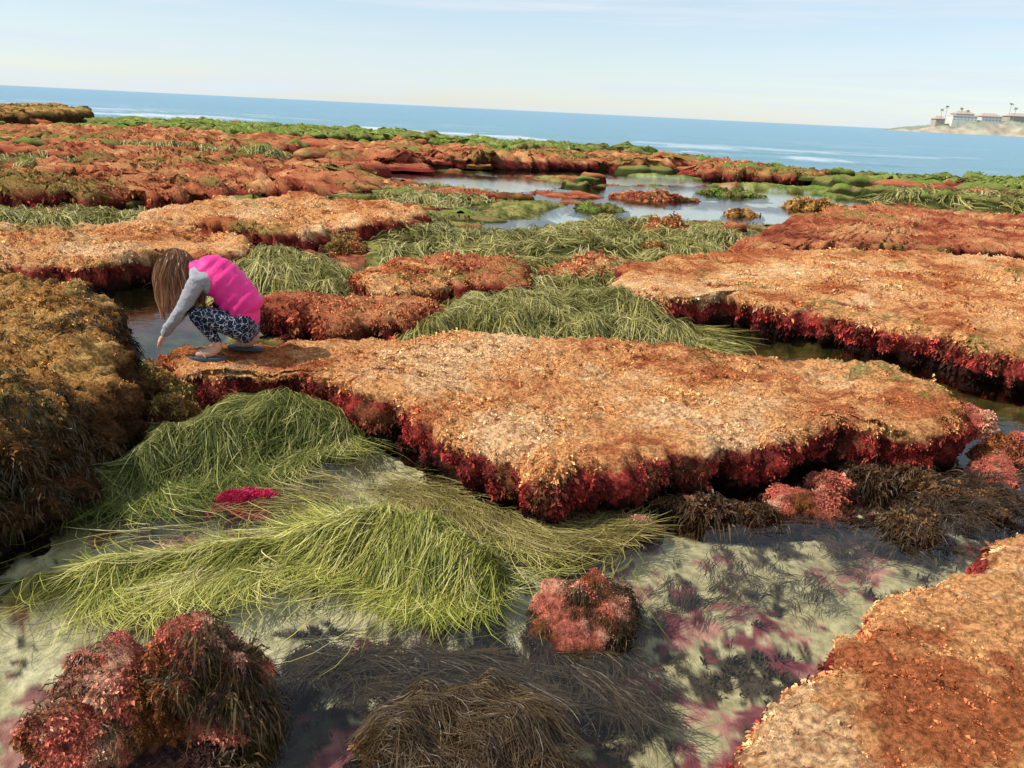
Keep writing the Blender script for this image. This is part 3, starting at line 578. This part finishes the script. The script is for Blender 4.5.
vest=skinmesh(tp,[(0,1),(1,2),(2,3),(3,4)],[.138,.124,(.140,.132),(.134,.118),.078],0,3); vest.materials.clear(); vest.materials.append(M_vest)
vm=np.empty(len(vest.vertices)*3); vest.vertices.foreach_get('co',vm); vm=vm.reshape(-1,3)
ax=np.array((-.6,0,.55)); ax/=np.linalg.norm(ax); t=vm@ax; cen_=np.array((.06,0,.45)); dd=vm-cen_; dd-=np.outer(dd@ax,ax); dd/=np.linalg.norm(dd,axis=1)[:,None]+1e-6
vm+=dd*(.014*np.abs(np.sin(t*math.pi/.062))**.6-.003+.010*fbm(vm,16,3,3))[:,None]; vest.vertices.foreach_set('co',vm.ravel())
for p in vest.polygons: p.use_smooth=True
vo_=bpy.data.objects.new('vest',vest); scn.collection.objects.link(vo_); vo_.parent=girl
HC=np.array((-.215,-.005,.555)); fwd=np.array((-.72,-.12,-.68)); fwd/=np.linalg.norm(fwd); upv=np.array((-.68,0,.73)); upv-=fwd*(upv@fwd); upv/=np.linalg.norm(upv); rt=np.cross(fwd,upv)
n_=36;m_=48; ph=np.linspace(0,math.pi,n_); tt=np.linspace(0,2*math.pi,m_,endpoint=False)
PH,TT=np.meshgrid(ph,tt,indexing='ij'); lx=np.sin(PH)*np.sin(TT); ly=np.sin(PH)*np.cos(TT); lz=np.cos(PH)
lx=lx.ravel(); ly=ly.ravel(); lz=lz.ravel()
sx=.073*lx*(1-.22*sm(-lz,.1,1)); sy=.088*ly*(1-.1*sm(-lz,.2,1)); sz=.098*lz
g2=lambda ax_,az_,s_: np.exp(-((lx-ax_)**2+(lz-az_)**2)/s_**2)*(ly>0)
sy=sy+.018*g2(0,-.22,.11)+.006*g2(0,-.52,.16)+.008*g2(0,-.85,.2)-.008*g2(.33,0,.15)-.008*g2(-.33,0,.15)
hv=HC+np.outer(sx,rt)+np.outer(sy,fwd)+np.outer(sz,upv)
hf_=[(i*m_+j,(i+1)*m_+j,(i+1)*m_+(j+1)%m_,i*m_+(j+1)%m_) for i in range(n_-1) for j in range(m_)]
mk('head',hv,hf_,None,M_skin,True,girl)
def ball(name,c,rx,ry,rz,m):
    me=bpy.data.meshes.new(name); import bmesh; b=bmesh.new(); bmesh.ops.create_uvsphere(b,u_segments=16,v_segments=10,radius=1); b.to_mesh(me); b.free()
    o=bpy.data.objects.new(name,me); me.materials.append(m); scn.collection.objects.link(o); o.parent=girl; o.matrix_local=Matrix.Translation(c)@Matrix(((rt[0],fwd[0],upv[0]),(rt[1],fwd[1],upv[1]),(rt[2],fwd[2],upv[2]))).to_4x4()@Matrix.Diagonal((rx,ry,rz,1))
    for p in me.polygons:p.use_smooth=True
M_eye=mat('eye',.2,.5,None,0,color=(.75,.75,.75)); M_iris=mat('iris',.2,.5,None,0,color=(.05,.03,.02)); M_lip=mat('lips',.5,.3,None,0,color=(.5,.15,.14))
for s in(-1,1):
    ball('eye',Vector(HC+rt*.025*s+fwd*.074),.012,.011,.009,M_eye); ball('iris',Vector(HC+rt*.025*s+fwd*.082),.005,.005,.005,M_iris); ball('ear',Vector(HC+rt*.07*s-upv*.01),.01,.018,.026,M_skin)
ball('mouth',Vector(HC+fwd*.079-upv*.05),.02,.006,.006,M_lip)
nh=4200; nc_=110
cv=rng.normal(size=(nc_*4,3)); cv/=np.linalg.norm(cv,axis=1)[:,None]; keep=((cv[:,1]<.1)|(cv[:,2]>.5))&(cv[:,2]>-.4); cv=cv[keep][:nc_]; nc_=len(cv)
per=nh//nc_; nh=per*nc_
vv=np.repeat(cv,per,0)+rng.normal(size=(nh,3))*.13; vv/=np.linalg.norm(vv,axis=1)[:,None]
pos=HC+np.outer(vv[:,0]*.078,rt)+np.outer(vv[:,1]*.091,fwd)+np.outer(vv[:,2]*.101,upv)
S_=16; path=np.empty((nh,S_,3)); path[:,0]=pos; cur=pos.copy(); ln=np.repeat(.19+.19*rng.random(nc_),per)*(.85+.25*rng.random(nh)); st_=(ln/(S_-1))[:,None]
vel=(pos-HC)/np.linalg.norm(pos-HC,axis=1)[:,None]*.3; off_=np.repeat(rng.normal(size=(nc_,3))*.22,per,0)+rng.normal(size=(nh,3))*.06
phs=np.repeat(rng.random(nc_)*6.28,per)[:,None]
for i in range(1,S_):
    wig=np.column_stack([np.sin(phs[:,0]+i*.75),np.cos(phs[:,0]*1.7+i*.7),np.zeros(nh)])*.1
    vel=vel*.72+np.array((.06 if i>6 else -.03,0,-.32))+off_*.16+wig; d=vel/np.linalg.norm(vel,axis=1)[:,None]; cur=cur+d*st_
    loc=cur-HC; a=loc@rt/.083; b=loc@fwd/.097; c=loc@upv/.107; rr=np.sqrt(a*a+b*b+c*c); k=np.where(rr<1,1/np.maximum(rr,.2),1)[:,None]; cur=HC+loc*k
    path[:,i]=cur
cp=path.reshape(nc_,per,S_,3).mean(1); w_=np.linspace(0,1,S_)**1.5*.55
path=path*(1-w_[None,:,None])+np.repeat(cp,per,0)*w_[None,:,None]
path+=rng.normal(size=(nh,1,3))*.0025
tg=np.gradient(path,axis=1); sd=np.cross(tg,rng.normal(size=(nh,1,3))); sd/=np.linalg.norm(sd,axis=2)[:,:,None]+1e-9
wd=.0018*np.ones(S_); wd[-3:]=(.0014,.001,.0003)
V=np.stack([path-sd*wd[None,:,None],path+sd*wd[None,:,None]],2)
hc_=lerp((.10,.038,.018),(.48,.23,.11),np.clip(np.repeat(rng.random(nc_),per)*.6+.4*rng.random(nh),0,1)**1.3)[:,None,None,:]*np.linspace(.8,1.3,S_)[None,:,None,None]*np.ones((1,1,2,1))
b=((np.arange(nh)*S_*2)[:,None]+(np.arange(S_-1)*2)[None,:]).ravel()
mk('hair',V.reshape(-1,3),np.stack([b,b+1,b+3,b+2],1),hc_.reshape(-1,3),mat('hair',.4,.4,None,0,trans=.1),True,girl)
def hand(w,d,nrm,name,sgn):
    w=np.array(w); d=np.array(d)/np.linalg.norm(d); nrm=np.array(nrm,float); nrm-=d*(nrm@d); nrm/=np.linalg.norm(nrm); s=np.cross(d,nrm)*sgn
    pts=[tuple(w),tuple(w+d*.03),tuple(w+d*.055)];ed=[(0,1),(1,2)];rd=[(.02,.02),(.026,.014),(.028,.012)]
    pm=skinmesh(pts,ed,rd,0,2); pm.materials.clear(); pm.materials.append(M_skin)
    o=bpy.data.objects.new(name+'_palm',pm); scn.collection.objects.link(o); o.parent=girl
    for k,(ofs,L_) in enumerate([(-.021,.042),(-.007,.048),(.007,.045),(.020,.035)]):
        a=w+d*.045+s*ofs; p1=a+d*L_*.45+nrm*.002; p2=p1+d*L_*.32-nrm*L_*.15; p3=p2+d*L_*.2-nrm*L_*.22
        fm=skinmesh([tuple(a),tuple(p1),tuple(p2),tuple(p3)],[(0,1),(1,2),(2,3)],[.0068,.0065,.006,.0048],0,1); fm.materials.clear(); fm.materials.append(M_skin)
        o=bpy.data.objects.new(name+'_finger',fm); scn.collection.objects.link(o); o.parent=girl
    a=w+d*.015-s*.02; p1=a-s*.018+d*.016; p2=p1+d*.02-s*.004-nrm*.006
    fm=skinmesh([tuple(a),tuple(p1),tuple(p2)],[(0,1),(1,2)],[.009,.0075,.0058],0,1); fm.materials.clear(); fm.materials.append(M_skin)
    o=bpy.data.objects.new(name+'_thumb',fm); scn.collection.objects.link(o); o.parent=girl
hand((-.305,-.10,.125),(-.45,.1,-.85),(-.8,-.1,.5),'near_hand',1); hand((-.30,.08,.17),(-.5,0,-.8),(-.8,0,.5),'far_hand',-1)
M_sole=mat('sandal_sole',.8,.2,None,.1,50,color=(.06,.09,.10)); M_strap=mat('sandal_strap',.6,.3,None,0,color=(.5,.36,.25))
for (a,b) in (('anN','toN'),('anF','toF')):
    p=np.array(J[a])[:2]; t_=np.array(J[b])[:2]; d=(t_-p)/np.linalg.norm(t_-p); s=np.array([-d[1],d[0]]); L_=np.linalg.norm(t_-p)
    c0=p-d*.035; us=np.linspace(0,1,15); wd=.028+.012*np.sin(us*2.4); wd[0]=.012; wd[-1]=.014; wd[1]=.022; wd[-2]=.028
    le=[c0+d*(L_+.075)*u_+s*w_ for u_,w_ in zip(us,wd)]; ri=[c0+d*(L_+.075)*u_-s*w_ for u_,w_ in zip(us,wd)]
    V=[(*q_,z_) for z_ in(-.014,.004) for q_ in le+ri]; F=[]
    for i in range(14): F+=[(30+i,30+i+1,45+i+1,45+i),(i,15+i,16+i,i+1),(i,i+1,31+i,30+i),(15+i,45+i,46+i,16+i)]
    F+=[(0,30,45,15),(14,29,59,44)]
    mk('sandal_sole',V,F,None,M_sole,False,girl)
    tb=p+d*(L_*.75)
    sp_=skinmesh([(*(tb+s*.036-d*.04),.01),(*(tb+s*.02),.05),(*(tb+d*.02),.042),(*(tb-s*.02),.05),(*(tb-s*.036-d*.04),.01)],[(0,1),(1,2),(2,3),(3,4)],[.006]*5,0,1)
    sp_.materials.clear(); sp_.materials.append(M_strap); o=bpy.data.objects.new('sandal_strap',sp_); scn.collection.objects.link(o); o.parent=girl
# ------------------------------------------------------------ light
az,el=math.radians(-102),math.radians(46)
sd=Vector((math.sin(az)*math.cos(el),math.cos(az)*math.cos(el),math.sin(el)))
sl=bpy.data.lights.new('sun','SUN'); sl.energy=5.0; sl.angle=math.radians(.5); sl.color=(1,.94,.84)
so=bpy.data.objects.new('sun',sl); scn.collection.objects.link(so); so.rotation_euler=sd.to_track_quat('Z','Y').to_euler()
w=bpy.data.worlds.new('World'); scn.world=w; w.use_nodes=True; nt=w.node_tree; N=nt.nodes; L=nt.links
bg=N['Background']; bg.inputs[1].default_value=.15
sk=N.new('ShaderNodeTexSky'); sk.sky_type='NISHITA'; sk.sun_disc=False; sk.sun_elevation=el; sk.sun_rotation=az; sk.air_density=1.0; sk.dust_density=.3; sk.ozone_density=3
tc=N.new('ShaderNodeTexCoord'); mp=N.new('ShaderNodeMapping'); mp.inputs['Scale'].default_value=(1.0,1.0,20); mp.inputs['Rotation'].default_value=(0,math.radians(-5),0)
no=N.new('ShaderNodeTexNoise'); no.inputs['Scale'].default_value=2.6; no.inputs['Detail'].default_value=8; no.inputs['Roughness'].default_value=.6
mr=N.new('ShaderNodeMapRange'); mr.inputs['From Min'].default_value=.42; mr.inputs['From Max'].default_value=.66; mr.inputs['To Min'].default_value=.42; mr.inputs['To Max'].default_value=.95
mx=N.new('ShaderNodeMixRGB'); mx.inputs[2].default_value=(5.1,5.7,6.2,1)
L.new(tc.outputs['Generated'],mp.inputs[0]); L.new(mp.outputs[0],no.inputs['Vector']); L.new(no.outputs['Fac'],mr.inputs['Value'])
L.new(mr.outputs[0],mx.inputs[0]); L.new(sk.outputs[0],mx.inputs[1]); L.new(mx.outputs[0],bg.inputs[0])
# ------------------------------------------------------------ camera
cam=bpy.data.cameras.new('camera'); cam.lens=28; cam.sensor_width=36; cam.clip_end=20000; cam.clip_start=.05
co=bpy.data.objects.new('camera',cam); scn.collection.objects.link(co)
co.matrix_world=Matrix.Translation((0,0,1.85))@Matrix.Rotation(math.radians(90-18.97),4,'X')@Matrix.Rotation(math.radians(2.8),4,'Z')
scn.camera=co
scn.view_settings.view_transform='Standard'; scn.view_settings.look='None'; scn.view_settings.exposure=0
